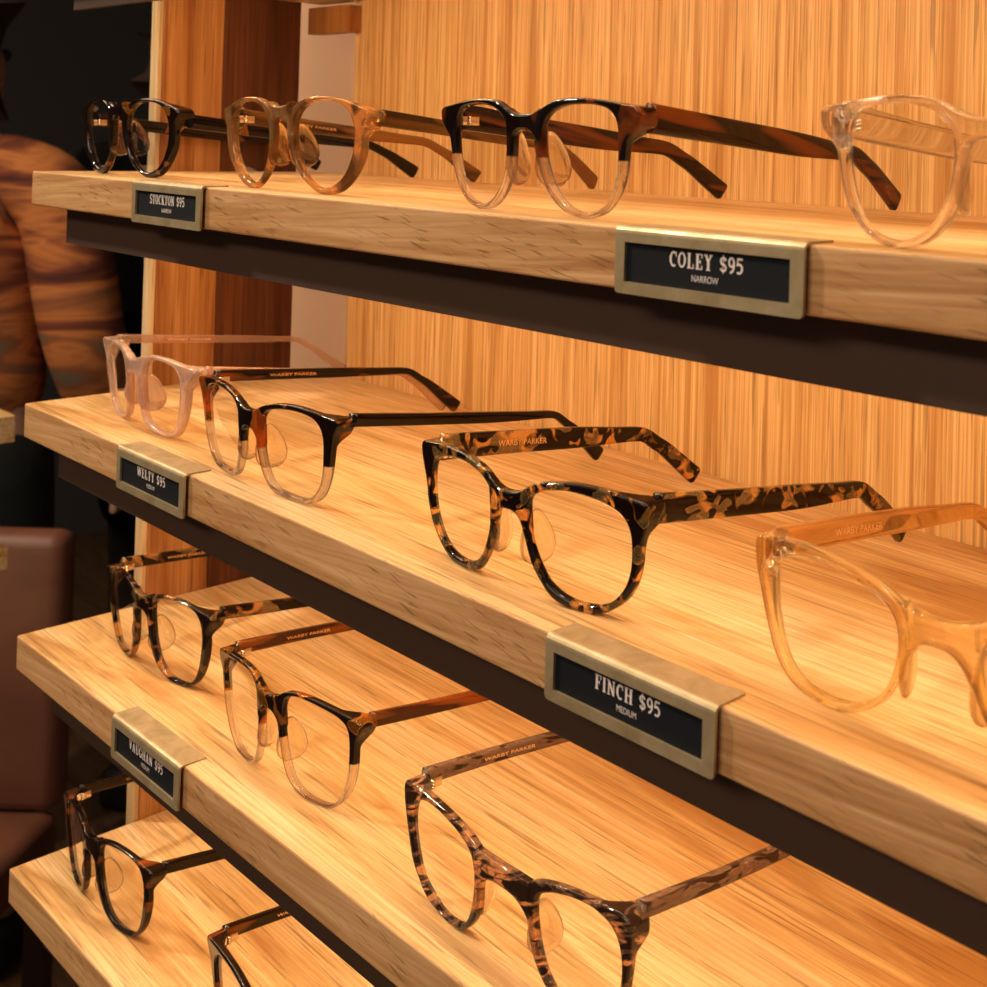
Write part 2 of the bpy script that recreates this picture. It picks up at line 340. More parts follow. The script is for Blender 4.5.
def pad_mesh(S, sgn, uin, hin):
    """teardrop nose pad growing out of the rim, flaring backwards and outwards"""
    bm = bmesh.new(); n, m = 20, 10
    k, tilt = S['k'], S['tilt']
    rings = []
    for j in range(1, m):
        th = math.pi*j/m; ring = []
        for i in range(n):
            ph = 2*math.pi*i/n
            a = math.sin(th)*math.cos(ph); b = math.sin(th)*math.sin(ph); c = math.cos(th)
            w = 1.0 - 0.35*c
            u = uin + 0.020*a + 0.045*(b*0.5+0.5)**1.5*w; y = 0.075 + 0.088*b*w; h = hin + 0.135*c
            ring.append(bm.verts.new((sgn*u*U, (yfun(uin, k)+y+tilt*h/0.6)*U, h*U)))
        rings.append(ring)
    def pole(c, w):
        u = uin+0.016*w; return bm.verts.new((sgn*u*U, (yfun(uin, k)+0.075+tilt*(hin+0.135*c)/0.6)*U, (hin+0.135*c)*U))
    pt, pb = pole(1, 0.65), pole(-1, 1.35)
    for i in range(n):
        bm.faces.new((pt, rings[0][i], rings[0][(i+1) % n])); bm.faces.new((pb, rings[-1][(i+1) % n], rings[-1][i]))
        for a, b in zip(rings, rings[1:]): bm.faces.new((a[i], b[i], b[(i+1) % n], a[(i+1) % n]))
    return bm_mesh(bm, 'nose_pad')

def temple_path(start, tip, hh, tw=1.0):
    """points (u, v, h) and blade height along one temple"""
    (u0, v0), (u1, v1) = start, tip
    f = (v1 - v0)
    hb = hh - 0.150
    tip_line = lambda q: hb + (0.058-hb)*((q-0.80)/0.20)
    vs = [0.0, 0.25, 0.50, 0.66, 0.75, 0.79, 0.83, 0.87, 0.93, 1.0]
    hs = [hh, hh-0.048, hh-0.095, hh-0.122, hh-0.137, hb-0.008, tip_line(0.838), tip_line(0.87), tip_line(0.93), 0.058]
    ws = [0.138, 0.128, 0.122, 0.098, 0.088, 0.086, 0.088, 0.092, 0.102, 0.112]
    pts = []
    for q, h, w in zip(vs, hs, ws):
        bow = 0.05*math.sin(math.pi*q)*(1 if u0 > 0 else -1)
        pts.append((u0+(u1-u0)*q**1.2+bow, v0+f*q, h, w*(tw + (1-tw)*smoothstep(0.8, 1.0, q)*0.75)))
    return catmull(pts, False, 8)

def temple_mesh(path):
    bm = bmesh.new(); rings = []; n = len(path)
    for i, (u, v, h, w) in enumerate(path):
        a = path[max(0, i-1)]; b = path[min(n-1, i+1)]
        T = Vector((b[0]-a[0], b[1]-a[1], b[2]-a[2])).normalized()
        S_ = T.cross(Vector((0, 0, 1))).normalized(); N_ = S_.cross(T).normalized()
        th = 0.025
        prof = []
        for q in range(16):
            an = 2*math.pi*(q+0.5)/16
            c, s_ = math.cos(an), math.sin(an)
            prof.append((math.copysign(abs(c)**0.45, c)*th, math.copysign(abs(s_)**0.35, s_)*w/2))
        e = 1.0
        if i == n-1: e = 0.8
        rings.append([bm.verts.new((Vector((u, v, h)) + S_*(x*e) + N_*(y*e))*U) for x, y in prof])
    for a, b in zip(rings, rings[1:]):
        for j in range(16): bm.faces.new((a[j], b[j], b[(j+1) % 16], a[(j+1) % 16]))
    bm.faces.new(rings[0][::-1]); bm.faces.new(rings[-1])
    return bm_mesh(bm, 'temple')

def text_mesh(txt, size, depth=0.0):
    cu = bpy.data.curves.new('t', 'FONT'); cu.body = txt; cu.size = size; cu.extrude = depth; cu.align_x = 'LEFT'
    o = bpy.data.objects.new('t', cu); C.objects.link(o)
    dg = bpy.context.evaluated_depsgraph_get(); dg.update()
    me = bpy.data.meshes.new_from_object(o.evaluated_get(dg)); bpy.data.objects.remove(o)
    return me

def imprint(path, txt, q0, q1, face, parent, mat):
    """small foil lettering on the side of a temple, running along it"""
    me = text_mesh(txt, 1.0); xs = [v.co.x for v in me.vertices]; L = max(xs) - min(xs)
    vs = [p[1] for p in path]; va, vb = vs[0]+(vs[-1]-vs[0])*q0, vs[0]+(vs[-1]-vs[0])*q1
    sx = (vb-va)/L
    for v in me.vertices:
        vv = va + (v.co.x-min(xs))*sx
        i = max(j for j in range(len(path)-1) if path[j][1] <= vv or j == 0)
        a, b = path[i], path[i+1]; t = (vv-a[1])/(b[1]-a[1])
        u = a[0]+(b[0]-a[0])*t; h = a[2]+(b[2]-a[2])*t
        v.co = Vector((u+face*0.0262, vv, h + (v.co.y-0.35)*0.046*(0.6 if path[0][3] < 0.1 else 1)))*U
    o = link('lettering', me, mat, parent, False)
    return o

def hinge_mesh(u, v, h, sgn):
    bm = bmesh.new()
    box(bm, (u-sgn*0.055)*U-0.011*U, (u-sgn*0.055)*U+0.011*U, (v-0.035)*U, (v+0.07)*U, (h-0.045)*U, (h+0.0)*U, 0.0003)
    for dz in (-0.022, 0.0, 0.022):
        m = Matrix.Translation(((u-sgn*0.062)*U, (v+0.008)*U, (h+dz*0.7-0.022)*U))
        bmesh.ops.create_cone(bm, cap_ends=True, segments=14, radius1=0.017*U, radius2=0.017*U, depth=0.013*U, matrix=m)
    return bm_mesh(bm, 'hinge')

FC = {}
def glasses(shape, pos, label, fm, tm, pm, bridge, yaw=None, tipL=(-0.66, 2.0), tipR=(0.80, 2.0), hh=None, keyhole=False, text=True, group='eyeglasses on the shelves', tmR=None, tw=1.0):
    S = SHAPES[shape]; yaw = S['yaw'] if yaw is None else yaw
    root = empty('eyeglasses', W(*pos), yaw, label=label, cat='eyeglasses', group=group)
    ch = max(h for u, h in S['out'] if u > max(p[0] for p in S['out'])-0.06)
    key = (shape, bridge)
    if key not in FC: FC[key] = front_mesh(S, bridge, ch, keyhole)
    me, I, umax = FC[key]
    link('frame_front', me.copy(), fm, root)
    for s in (-1, 1):
        link('lens', lens_mesh(I, S, s), M['lens'], root)
        nin = min(p[0] for p in I)
        link('nose_pad', pad_mesh(S, s, nin-0.022, sum(p[1] for p in I)/len(I)-0.02), pm, root)
        hc = (hh or ch - 0.075)
        v0 = yfun(umax, S['k']) + S['tilt']*ch/0.6 + 0.098
        tip = tipL if s < 0 else tipR
        path = temple_path((s*(umax-0.045), v0), tip, hc, tw)
        t = link('temple', temple_mesh(path), (tmR or tm) if s > 0 else tm, root)
        if text and s < 0: imprint(path, 'WARBY PARKER', 0.20, 0.385, 1, t, M['gold'])
        link('hinge', hinge_mesh(s*(umax-0.045), v0, hc, s), M['metal'], root)
    return root

DK = (0.008, 0.0035, 0.0025)
A = dict(
    tort=acetate('tortoise_blotched', DK, (0.95, 0.67, 0.28), (110, 110, 100), 0.495, 0.54, 1.2, 0.85, mid=(0.34, 0.13, 0.02), seed=0.31),
    tort_t=acetate('tortoise_blotched_temple', DK, (0.93, 0.60, 0.22), (125, 95, 105), 0.50, 0.555, 1.2, 0.75, mid=(0.28, 0.10, 0.015), seed=1.7),
    coley=acetate('brown_tortoise_over_clear', DK, (0.34, 0.07, 0.012), (60, 60, 40), 0.52, 0.66, 0.8, 0.5, split=0.272*U, bottom=(0.88, 0.84, 0.84), seed=2.2),
    coley_t=acetate('red_brown_temple', (0.020, 0.008, 0.005), (0.30, 0.065, 0.012), (120, 16, 160), 0.50, 0.70, 0.5, 0.4, seed=3.0),
    honey=acetate('honey_streaked', (0.10, 0.035, 0.008), (0.86, 0.56, 0.24), (60, 60, 30), 0.40, 0.56, 0.9, 0.8, mid=(0.38, 0.16, 0.05), seed=4.4),
    honey_t=acetate('olive_brown_temple', (0.030, 0.012, 0.005), (0.34, 0.14, 0.035), (60, 14, 120), 0.40, 0.62, 0.4, 0.3, seed=5.0),
    black=acetate('black_tortoise', DK, (0.55, 0.20, 0.03), (60, 40, 50), 0.63, 0.68, 0.5, 0.6, seed=5.5),
    welty=acetate('black_brown_over_smoke', DK, (0.62, 0.19, 0.025), (75, 75, 55), 0.57, 0.63, 0.5, 0.7, split=0.262*U, bottom=(0.76, 0.73, 0.73), seed=6.3),
    welty_t=acetate('black_brown_temple', DK, (0.30, 0.07, 0.012), (120, 18, 120), 0.60, 0.70, 0.4, 0.3, seed=7.1),
    whit=acetate('dark_tortoise_over_clear', DK, (0.70, 0.24, 0.03), (85, 85, 60), 0.54, 0.60, 0.5, 0.75, split=0.33*U, bottom=(0.88, 0.83, 0.80), seed=8.8),
    whit_t=acetate('mahogany_temple', (0.05, 0.014, 0.006), (0.50, 0.13, 0.025), (120, 16, 160), 0.42, 0.62, 0.5, 0.5, seed=9.2),
    stripe=acetate('grey_brown_striped', (0.024, 0.011, 0.007), (0.78, 0.56, 0.38), (75, 75, 230), 0.46, 0.54, 1.2, 0.85, detail=2.5, mid=(0.22, 0.11, 0.06), seed=3.9),
    stripe_t=acetate('grey_brown_striped_temple', (0.035, 0.015, 0.010), (0.42, 0.24, 0.15), (150, 60, 200), 0.44, 0.60, 1.2, 0.5, detail=2.5, seed=4.9),
    sq=acetate('dark_spotted_tortoise', DK, (0.78, 0.50, 0.22), (85, 85, 75), 0.53, 0.575, 1.1, 0.8, mid=(0.20, 0.06, 0.015), seed=11.0),
    sq_t=acetate('dark_spotted_tortoise_temple', DK, (0.76, 0.44, 0.16), (90, 55, 80), 0.53, 0.58, 1.0, 0.7, mid=(0.20, 0.06, 0.015), seed=12.4),
    pink=crystal('rose_crystal', (0.92, 0.72, 0.60), 0.32, 0.75, 0.06),
    pink_t=crystal('rose_crystal_temple', (0.88, 0.68, 0.58), 0.20, 0.65, 0.10),
    amber=crystal('amber_crystal', (0.99, 0.89, 0.66), 0.0, 0.62, 0.02),
    amber_t=crystal('amber_crystal_temple', (0.96, 0.70, 0.36), 0.05, 0.7, 0.04),
    clear=crystal('clear_crystal', (0.97, 0.94, 0.92), 0.0, 0.8, 0.02),
    padc=crystal('clear_pad', (0.98, 0.93, 0.86), 0.0, 0.6, 0.02),
    pada=crystal('honey_pad', (0.97, 0.80, 0.52), 0.0, 0.6, 0.03),
)

def G(shape, *a, pos=None, **k):
    return glasses(shape, pos or SHAPES[shape]['pos'], *a, **k)

Z2, Z3, Z4 = -1.804, -3.601, -5.400
# upper shelf, left to right
glasses('stockton', (-5.72, 0.30, 0), 'dark tortoise eyeglasses with round lenses, far left of the upper shelf, behind the STOCKTON sign', A['black'], A['black'], A['padc'], (0.52, 0.44), tipL=(-0.80, 2.1), tipR=(0.98, 1.93), text=False, tw=0.75)
G('stockton', 'translucent honey brown round eyeglasses on the upper shelf, right of the STOCKTON sign', A['honey'], A['honey_t'], A['pada'], (0.515, 0.445), tipL=(-0.62, 1.92), tipR=(0.54, 2.05), keyhole=True, hh=0.455, tw=0.72)
G('coley', 'rounded eyeglasses with dark brown tortoise top and clear lower rims, middle of the upper shelf', A['coley'], A['coley_t'], A['padc'], (0.475, 0.40), tipL=(-0.54, 1.95), tipR=(0.72, 2.02), hh=0.465, text=False)
glasses('coley', (1.66, 0.15, 0), 'colourless crystal eyeglasses at the right end of the upper shelf, right of the COLEY sign', A['clear'], A['clear'], A['padc'], (0.475, 0.40), yaw=-0.02, hh=0.465, text=False)
# middle shelf
G('pink', 'pale rose crystal square eyeglasses at the left end of the middle shelf', A['pink'], A['pink_t'], A['pink'], (0.497, 0.401), tipL=(-0.87, 2.1), tipR=(0.95, 2.0), hh=0.51, tw=0.5)
G('welty', 'square eyeglasses with black-brown top and smoky clear lower rims, right of the WELTY sign', A['welty'], A['welty_t'], A['padc'], (0.478, 0.367), tipL=(-0.88, 2.12), tipR=(0.95, 1.98), hh=0.53, tw=0.56)
G('finch', 'brown and yellow blotched tortoise eyeglasses behind the FINCH sign on the middle shelf', A['tort'], A['tort_t'], A['padc'], (0.488, 0.397), tipL=(-0.60, 2.04), tipR=(0.97, 1.97), hh=0.52)
G('amber', 'translucent amber orange eyeglasses at the right end of the middle shelf', A['amber'], A['amber_t'], A['amber'], (0.499, 0.397), tipL=(-0.72, 2.0), tipR=(0.85, 2.0), hh=0.54, tw=0.88)
# lower shelf
G('square', 'spotted dark tortoise eyeglasses at the left end of the lower shelf, behind the VAUGHAN sign', A['sq'], A['sq_t'], A['padc'], (0.565, 0.46), hh=0.565, tw=0.66)
G('whitlow', 'square eyeglasses with dark tortoise top and clear lower rims, middle of the lower shelf', A['whit'], A['whit_t'], A['padc'], (0.56, 0.47), hh=0.565, tw=0.62)
G('browline', 'grey and brown striped eyeglasses at the right front of the lower shelf', A['stripe'], A['stripe_t'], A['padc'], (0.498, 0.392), hh=0.585, tw=0.6)
# lowest shelf
glasses('square', (-5.66, 0.25, Z4), 'black eyeglasses at the left of the lowest shelf', A['welty_t'], A['welty_t'], A['padc'], (0.565, 0.46), yaw=0.0, hh=0.55, tw=0.62)
glasses('welty', (-3.13, 0.25, Z4), 'black eyeglasses, second from the left on the lowest shelf', A['welty_t'], A['welty_t'], A['padc'], (0.478, 0.367), yaw=0.0, hh=0.52, tw=0.62)

# ---------------------------------------------------------------- shelves
XR, XL, YB = 4.6, -6.66, 2.49
def shelf(z, label, seed):
    root = empty('wooden_shelf', W(0, 0, z), label=label, cat='shelf', group='oak display shelves')
    bm = bmesh.new(); box(bm, XL*U, XR*U, 0.034*U, YB*U, -0.262*U, 0, 0.0010, 3)
    me = bm_mesh(bm, 'board'); o = link('board', me, M['top'], root, False)
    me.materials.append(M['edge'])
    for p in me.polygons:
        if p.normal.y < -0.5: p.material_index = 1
    boxobj('metal_strip', M['bronze'], (XL+0.27, XR-0.05, 0.20, 0.245, -0.545, -0.2625), root)
    boxobj('light_bar', plain('frosted_light_bar', (0.8, 0.75, 0.65), 0.4), (XL+0.4, XR-0.2, 0.30, 0.42, -0.30, -0.2625), root)
    return root
shelf(1.80, 'long oak shelf above the upper shelf, reaching out of view at the top', 3)
shelf(0.0, 'long oak shelf carrying the STOCKTON and COLEY signs', 0)
shelf(Z2, 'long oak shelf carrying the WELTY and FINCH signs', 1)
shelf(Z3, 'long oak shelf carrying the VAUGHAN sign', 2)
shelf(Z4, 'lowest oak shelf in view, below the VAUGHAN sign', 4)

# back veneer and side board of the display
FL = -Z0/U
tag(boxobj('wall_back', M['wall'], (-6.12, 6.0, YB+0.004, YB+0.12, FL, 4.6), None), kind='structure').location = W(0, 0, 0)
tag(boxobj('wall_rear', M['greige'], (-9.6, 6.4, 3.05, 3.25, FL, 4.6), None), kind='structure').location = W(0, 0, 0)
root = empty('side_upright', W(0, 0, FL), label='tall oak upright at the left end of the shelves, its rear half dark brown', cat='wood upright')
H_ = 4.3-FL
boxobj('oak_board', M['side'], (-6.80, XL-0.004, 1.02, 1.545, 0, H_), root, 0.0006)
boxobj('front_edge', M['postedge'], (-6.80, XL-0.004, 0.975, 1.019, 0, H_), root, 0.0006)
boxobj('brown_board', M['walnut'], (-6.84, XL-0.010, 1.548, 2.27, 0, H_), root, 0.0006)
r = boxobj('wood_rail', M['side'], (-6.70, -6.02, 2.36, 2.485, 1.26, 1.50), None); r.location = W(0, 0, 0)
tag(r, 'short brown wooden rail bridging the gap above the upper shelf', 'wood rail')

# ---------------------------------------------------------------- price signs
# slab serif capitals drawn from strokes: lists of (polyline, width)
def arc(cx, cy, rx, ry, a0, a1, n=14):
    return [(cx+rx*math.cos(math.radians(a0+(a1-a0)*i/n)), cy+ry*math.sin(math.radians(a0+(a1-a0)*i/n))) for i in range(n+1)]
T_, B_ = 0.965, 0.035
def stem(x, y0=0.0, y1=1.0, s0=True, s1=True, w=0.17):
    r = [([(x, y0), (x, y1)], w)]
    if s0: r.append(([(x-0.15, y0+0.035), (x+0.15, y0+0.035)], 0.07))
    if s1: r.append(([(x-0.15, y1-0.035), (x+0.15, y1-0.035)], 0.07))
    return r
GL = {
 'C': (0.62, [(arc(0.34, 0.5, 0.24, 0.45, 55, 305), 0.13), ([(0.10, 0.3), (0.10, 0.7)], 0.16), ([(0.54, 0.66), (0.54, 0.97)], 0.07)]),
 'O': (0.66, [(arc(0.33, 0.5, 0.24, 0.45, 0, 360, 28), 0.12), ([(0.09, 0.3), (0.09, 0.7)], 0.15), ([(0.57, 0.3), (0.57, 0.7)], 0.15)]),
 'L': (0.60, stem(0.18) + [([(0.1, B_), (0.54, B_)], 0.07), ([(0.52, 0.0), (0.52, 0.30)], 0.07)]),
 'E': (0.62, stem(0.18) + [([(0.1, B_), (0.54, B_)], 0.07), ([(0.53, 0.0), (0.53, 0.27)], 0.07), ([(0.1, T_), (0.54, T_)], 0.07), ([(0.53, 0.74), (0.53, 1.0)], 0.07), ([(0.2, 0.5), (0.40, 0.5)], 0.08), ([(0.40, 0.38), (0.40, 0.62)], 0.06)]),
 'F': (0.60, stem(0.18) + [([(0.1, T_), (0.54, T_)], 0.07), ([(0.53, 0.72), (0.53, 1.0)], 0.07), ([(0.2, 0.5), (0.40, 0.5)], 0.08), ([(0.40, 0.38), (0.40, 0.62)], 0.06)]),
 'Y': (0.68, [([(0.14, 1.0), (0.34, 0.48)], 0.15), ([(0.54, 1.0), (0.34, 0.48)], 0.11), ([(0.34, 0.0), (0.34, 0.5)], 0.17), ([(0.0, T_), (0.27, T_)], 0.07), ([(0.42, T_), (0.68, T_)], 0.07), ([(0.19, B_), (0.49, B_)], 0.07)]),
 'I': (0.36, stem(0.18)),
 'N': (0.76, [([(0.16, 0.0), (0.16, 1.0)], 0.10), ([(0.60, 0.0), (0.60, 1.0)], 0.10), ([(0.16, 0.95), (0.60, 0.05)], 0.17), ([(0.0, T_), (0.2, T_)], 0.07), ([(0.03, B_), (0.29, B_)], 0.07), ([(0.47, T_), (0.73, T_)], 0.07)]),
 'H': (0.76, stem(0.18) + stem(0.58) + [([(0.2, 0.5), (0.56, 0.5)], 0.08)]),
 'W': (1.0, [([(0.13, 1.0), (0.30, 0.05)], 0.15), ([(0.30, 0.05), (0.49, 0.95)], 0.10), ([(0.49, 0.95), (0.70, 0.05)], 0.15), ([(0.70, 0.05), (0.87, 1.0)], 0.10), ([(0.0, T_), (0.26, T_)], 0.07), ([(0.36, T_), (0.60, T_)], 0.07), ([(0.76, T_), (0.99, T_)], 0.07)]),
 'T': (0.64, [([(0.32, 0.0), (0.32, 1.0)], 0.17), ([(0.03, T_), (0.61, T_)], 0.07), ([(0.05, 0.70), (0.05, 1.0)], 0.07), ([(0.59, 0.70), (0.59, 1.0)], 0.07), ([(0.17, B_), (0.47, B_)], 0.07)]),
 'S': (0.56, [(arc(0.28, 0.72, 0.20, 0.23, 20, 270), 0.12), (arc(0.28, 0.27, 0.20, 0.22, 90, -160), 0.12), ([(0.48, 0.70), (0.48, 0.98)], 0.06), ([(0.07, 0.02), (0.07, 0.30)], 0.06)]),
 'K': (0.72, stem(0.18) + [([(0.24, 0.42), (0.56, 0.98)], 0.09), ([(0.32, 0.58), (0.58, 0.02)], 0.15), ([(0.44, T_), (0.68, T_)], 0.07), ([(0.46, B_), (0.72, B_)], 0.07)]),
 'V': (0.70, [([(0.14, 1.0), (0.36, 0.04)], 0.16), ([(0.57, 1.0), (0.36, 0.04)], 0.10), ([(0.0, T_), (0.28, T_)], 0.07), ([(0.44, T_), (0.70, T_)], 0.07)]),
 'A': (0.72, [([(0.13, 0.0), (0.35, 1.0)], 0.10), ([(0.58, 0.0), (0.35, 1.0)], 0.16), ([(0.2, 0.30), (0.5, 0.30)], 0.08), ([(0.0, B_), (0.26, B_)], 0.07), ([(0.44, B_), (0.72, B_)], 0.07)]),
 'U': (0.74, [([(0.18, 0.3), (0.18, 1.0)], 0.17), (arc(0.38, 0.30, 0.20, 0.26, 180, 360), 0.11), ([(0.58, 0.3), (0.58, 1.0)], 0.10), ([(0.03, T_), (0.33, T_)], 0.07), ([(0.45, T_), (0.71, T_)], 0.07)]),
 'G': (0.68, [(arc(0.34, 0.5, 0.24, 0.45, 55, 320), 0.13), ([(0.10, 0.3), (0.10, 0.7)], 0.16), ([(0.54, 0.68), (0.54, 0.97)], 0.07), ([(0.55, 0.05), (0.55, 0.42)], 0.14), ([(0.38, 0.42), (0.66, 0.42)], 0.07)]),
 '$': (0.56, [(arc(0.28, 0.70, 0.19, 0.21, 10, 270), 0.12), (arc(0.28, 0.29, 0.19, 0.21, 90, -170), 0.12), ([(0.28, -0.08), (0.28, 1.08)], 0.06)]),
 '9': (0.54, [(arc(0.27, 0.68, 0.18, 0.27, 0, 360, 24), 0.12), (arc(0.20, 0.55, 0.26, 0.50, 10, -95), 0.13)]),
 '5': (0.54, [([(0.12, 0.93), (0.48, 0.93)], 0.14), ([(0.12, 0.52), (0.12, 0.96)], 0.08), (arc(0.24, 0.33, 0.22, 0.28, 140, -130), 0.13)]),
 ' ': (0.40, []),
}
def slab(txt):
    """mesh of a word in slab capitals, cap height 1, starting at x = 0; lies in the xz plane"""
    bm = bmesh.new(); x = 0.0; lay = 0
    for ch in txt:
        w, strokes = GL[ch]
        for pts, wd in strokes:
            L, R = [], []
            for i, p in enumerate(pts):
                a = pts[max(0, i-1)]; b = pts[min(len(pts)-1, i+1)]
                dx, dy = b[0]-a[0], b[1]-a[1]; l = math.hypot(dx, dy) or 1
                nx, ny = -dy/l*wd/2, dx/l*wd/2
                L.append((x+p[0]+nx, p[1]+ny)); R.append((x+p[0]-nx, p[1]-ny))
            lay = (lay+1) % 7; y = -0.002*lay
            vl = [bm.verts.new((a, y, b)) for a, b in L]; vr = [bm.verts.new((a, y, b)) for a, b in R]
            for i in range(len(pts)-1): bm.faces.new((vl[i], vr[i], vr[i+1], vl[i+1]))
        x += w + 0.07
    me = bpy.data.meshes.new('lettering'); bm.to_mesh(me); bm.free()
    return me, x-0.07

def sign(x, z, name, size, label):
    root = empty('price_sign', W(x, 0, z), label=label, cat='sign', group='brass price signs')
    H, D, t = 0.272, 0.176, 0.014
    # holder: outline of the front plate with a window, and the lip folded over the shelf top
    bm = bmesh.new(); r = 0.022
    def corner(cx, cz, a0, a1, n=5): return [(cx+r*math.cos(math.radians(a0+(a1-a0)*i/n)), cz+r*math.sin(math.radians(a0+(a1-a0)*i/n))) for i in range(n+1)]
    wx0, wx1, wz0, wz1 = 0.055, 0.935, -0.222, -0.058
    zt = -0.020
    outer = [(1, zt)] + [(0, zt)] + corner(r, -H+r, 180, 270) + corner(1-r, -H+r, 270, 360)
    win = [(wx0, wz0), (wx1, wz0), (wx1, wz1), (wx0, wz1)]
    for y in (0.0, t):
        # split the plate into four bands around the window
        bl = outer[2:8]; br = outer[8:14]
        fs = [[(0, zt), (wx0, wz1), (wx0, wz0)] + bl[::-1][len(bl)-6:][::-1][:0] ]
        f_left = [(0, zt)] + bl[:3] + [(wx0, wz0), (wx0, wz1)]
        f_bot = bl[2:] + br[:4] + [(wx1, wz0), (wx0, wz0)]
        f_right = br[3:] + [(1, zt), (wx1, wz1), (wx1, wz0)]
        f_top = [(0, zt), (wx0, wz1), (wx1, wz1), (1, zt)]
        for f in (f_left, f_bot, f_right, f_top):
            bm.faces.new([bm.verts.new((a*U, y*U, b*U)) for a, b in f])
    for loop in (outer, win):
        n = len(loop)
        for i in range(n):
            if loop is outer and i == 0: continue
            a, b = loop[i], loop[(i+1) % n]
            bm.faces.new([bm.verts.new(q) for q in ((a[0]*U, 0, a[1]*U), (b[0]*U, 0, b[1]*U), (b[0]*U, t*U, b[1]*U), (a[0]*U, t*U, a[1]*U))])
    # bend and lip profile in (y, z)
    prof_o = [(0.0, zt)] + [(0.030-0.030*math.cos(math.radians(a)), zt-0.0+0.030*math.sin(math.radians(a))) for a in (22, 45, 68, 90)] + [(D, 0.010)]
    prof_i = [(t, zt)] + [(0.030-0.016*math.cos(math.radians(a)), zt+0.016*math.sin(math.radians(a))) for a in (22, 45, 68, 90)] + [(D, -0.0005+0.0005)]
    prof_i[-1] = (D, 0.0015); prof_i = [(a, b) for a, b in prof_i]
    ro = [[bm.verts.new((xx*U, a*U, b*U)) for a, b in prof_o] for xx in (0, 1)]
    ri = [[bm.verts.new((xx*U, a*U, b*U)) for a, b in prof_i] for xx in (0, 1)]
    for i in range(len(prof_o)-1):
        bm.faces.new((ro[0][i], ro[1][i], ro[1][i+1], ro[0][i+1])); bm.faces.new((ri[0][i], ri[0][i+1], ri[1][i+1], ri[1][i]))
        for s in (0, 1): bm.faces.new((ro[s][i], ro[s][i+1], ri[s][i+1], ri[s][i]))
    bm.faces.new((ro[0][-1], ro[1][-1], ri[1][-1], ri[0][-1]))
    bmesh.ops.remove_doubles(bm, verts=bm.verts, dist=1e-6)
    holder = link('brass_holder', bm_mesh(bm, 'brass_holder'), M['brass'], root, False)
    card = boxobj('card', M['card'], (0.03, 0.97, t+0.001, t+0.010, -0.245, -0.04), root)
    me, L = slab(name + ' $95')
    h = 0.062; sx = min(0.068, 0.50/L)
    x0 = 0.5 - L*sx/2
    for v in me.vertices: v.co = Vector(((x0+v.co.x*sx)*U, (t-0.0002+v.co.y*0.02)*U, (-0.138+v.co.z*h)*U))
    link('name_lettering', me, M['ink'], card, False)
    tm = text_mesh(size, 0.040); xs = [v.co.x for v in tm.vertices]; cx = (min(xs)+max(xs))/2
    for v in tm.vertices: v.co = Vector(((0.5+(v.co.x-cx)*0.80)*U, (t-0.0008)*U, (-0.188+v.co.y*0.95)*U))
    link('width_lettering', tm, M['ink'], card, False)
    return root
sign(-4.748, 0, 'STOCKTON', 'NARROW', 'brass price sign reading STOCKTON $95 on the upper shelf edge')
sign(0.0, 0, 'COLEY', 'NARROW', 'brass price sign reading COLEY $95 on the upper shelf edge')
sign(-4.852, Z2, 'WELTY', 'MEDIUM', 'brass price sign reading WELTY $95 on the middle shelf edge')
sign(-0.370, Z2, 'FINCH', 'MEDIUM', 'brass price sign reading FINCH $95 on the middle shelf edge')
sign(-4.797, Z3, 'VAUGHAN', 'MEDIUM', 'brass price sign reading VAUGHAN $95 on the lower shelf edge')

# ---------------------------------------------------------------- the shop behind
tag(boxobj('floor', oak('floor_boards', (0.20, 0.11, 0.06), (0.15, 0.08, 0.04), (0.08, 0.04, 0.02), 'x', seed=3), (-60, 12, -40, 40, FL-1, FL)), kind='structure').location = W(0, 0, 0)
tag(boxobj('wall_far', plain('grey_plaster', (0.07, 0.065, 0.065), 0.9), (-60, -58, -40, 40, FL, 17)), kind='structure').location = W(0, 0, 0)
tag(boxobj('wall_side', plain('grey_brown_plaster', (0.05, 0.04, 0.04), 0.9), (-58, 12, 38, 40, FL, 17)), kind='structure').location = W(0, 0, 0)
tag(boxobj('ceiling', plain('ceiling_paint', (0.5, 0.42, 0.36), 0.9), (-60, 12, -40, 40, 17, 18)), kind='structure').location = W(0, 0, 0)

# a second display unit further along
root = empty('display_stand', W(-13.5, 2.3, FL), label='blurred pale oak display stand with two shelves at the far left', cat='display stand')
dz = -FL
boxobj('top_board', M['top'], (-4.2, 0, -1.5, 0, -3.70+dz, -3.36+dz), root, 0.001)
boxobj('lower_board', M['top'], (-4.2, -0.10, -1.5, 0, -5.35+dz, -5.07+dz), root, 0.001)
for lx in (-4.1, -2.4):
    for ly in (-1.4, -0.1):
        boxobj('leg', M['bronze'], (lx-0.08, lx+0.08, ly-0.08, ly+0.08, 0, -3.70+dz), root)

leather = fabric('brown_leather', [(0.3, (0.16, 0.055, 0.03)), (0.7, (0.24, 0.09, 0.05))], (6, 6, 6), 0.5)
ch = empty('leather_chair', Vector((-23.7*U, 3.9*U, 0)), math.radians(222), label='blurred reddish brown leather chair at the far left', cat='chair')
boxobj('backrest', leather, (-0.25, 0.25, -0.03, 0.03, 0.50, 0.915), ch, 0.02, True, unit=False)
boxobj('seat', leather, (-0.25, 0.25, 0.0, 0.48, 0.42, 0.50), ch, 0.02, True, unit=False)
for lx in (-0.22, 0.22):
    for ly in (0.0, 0.44):
        boxobj('leg', M['bronze'], (lx-0.015, lx+0.015, ly-0.015, ly+0.015, 0, 0.42), ch, unit=False)

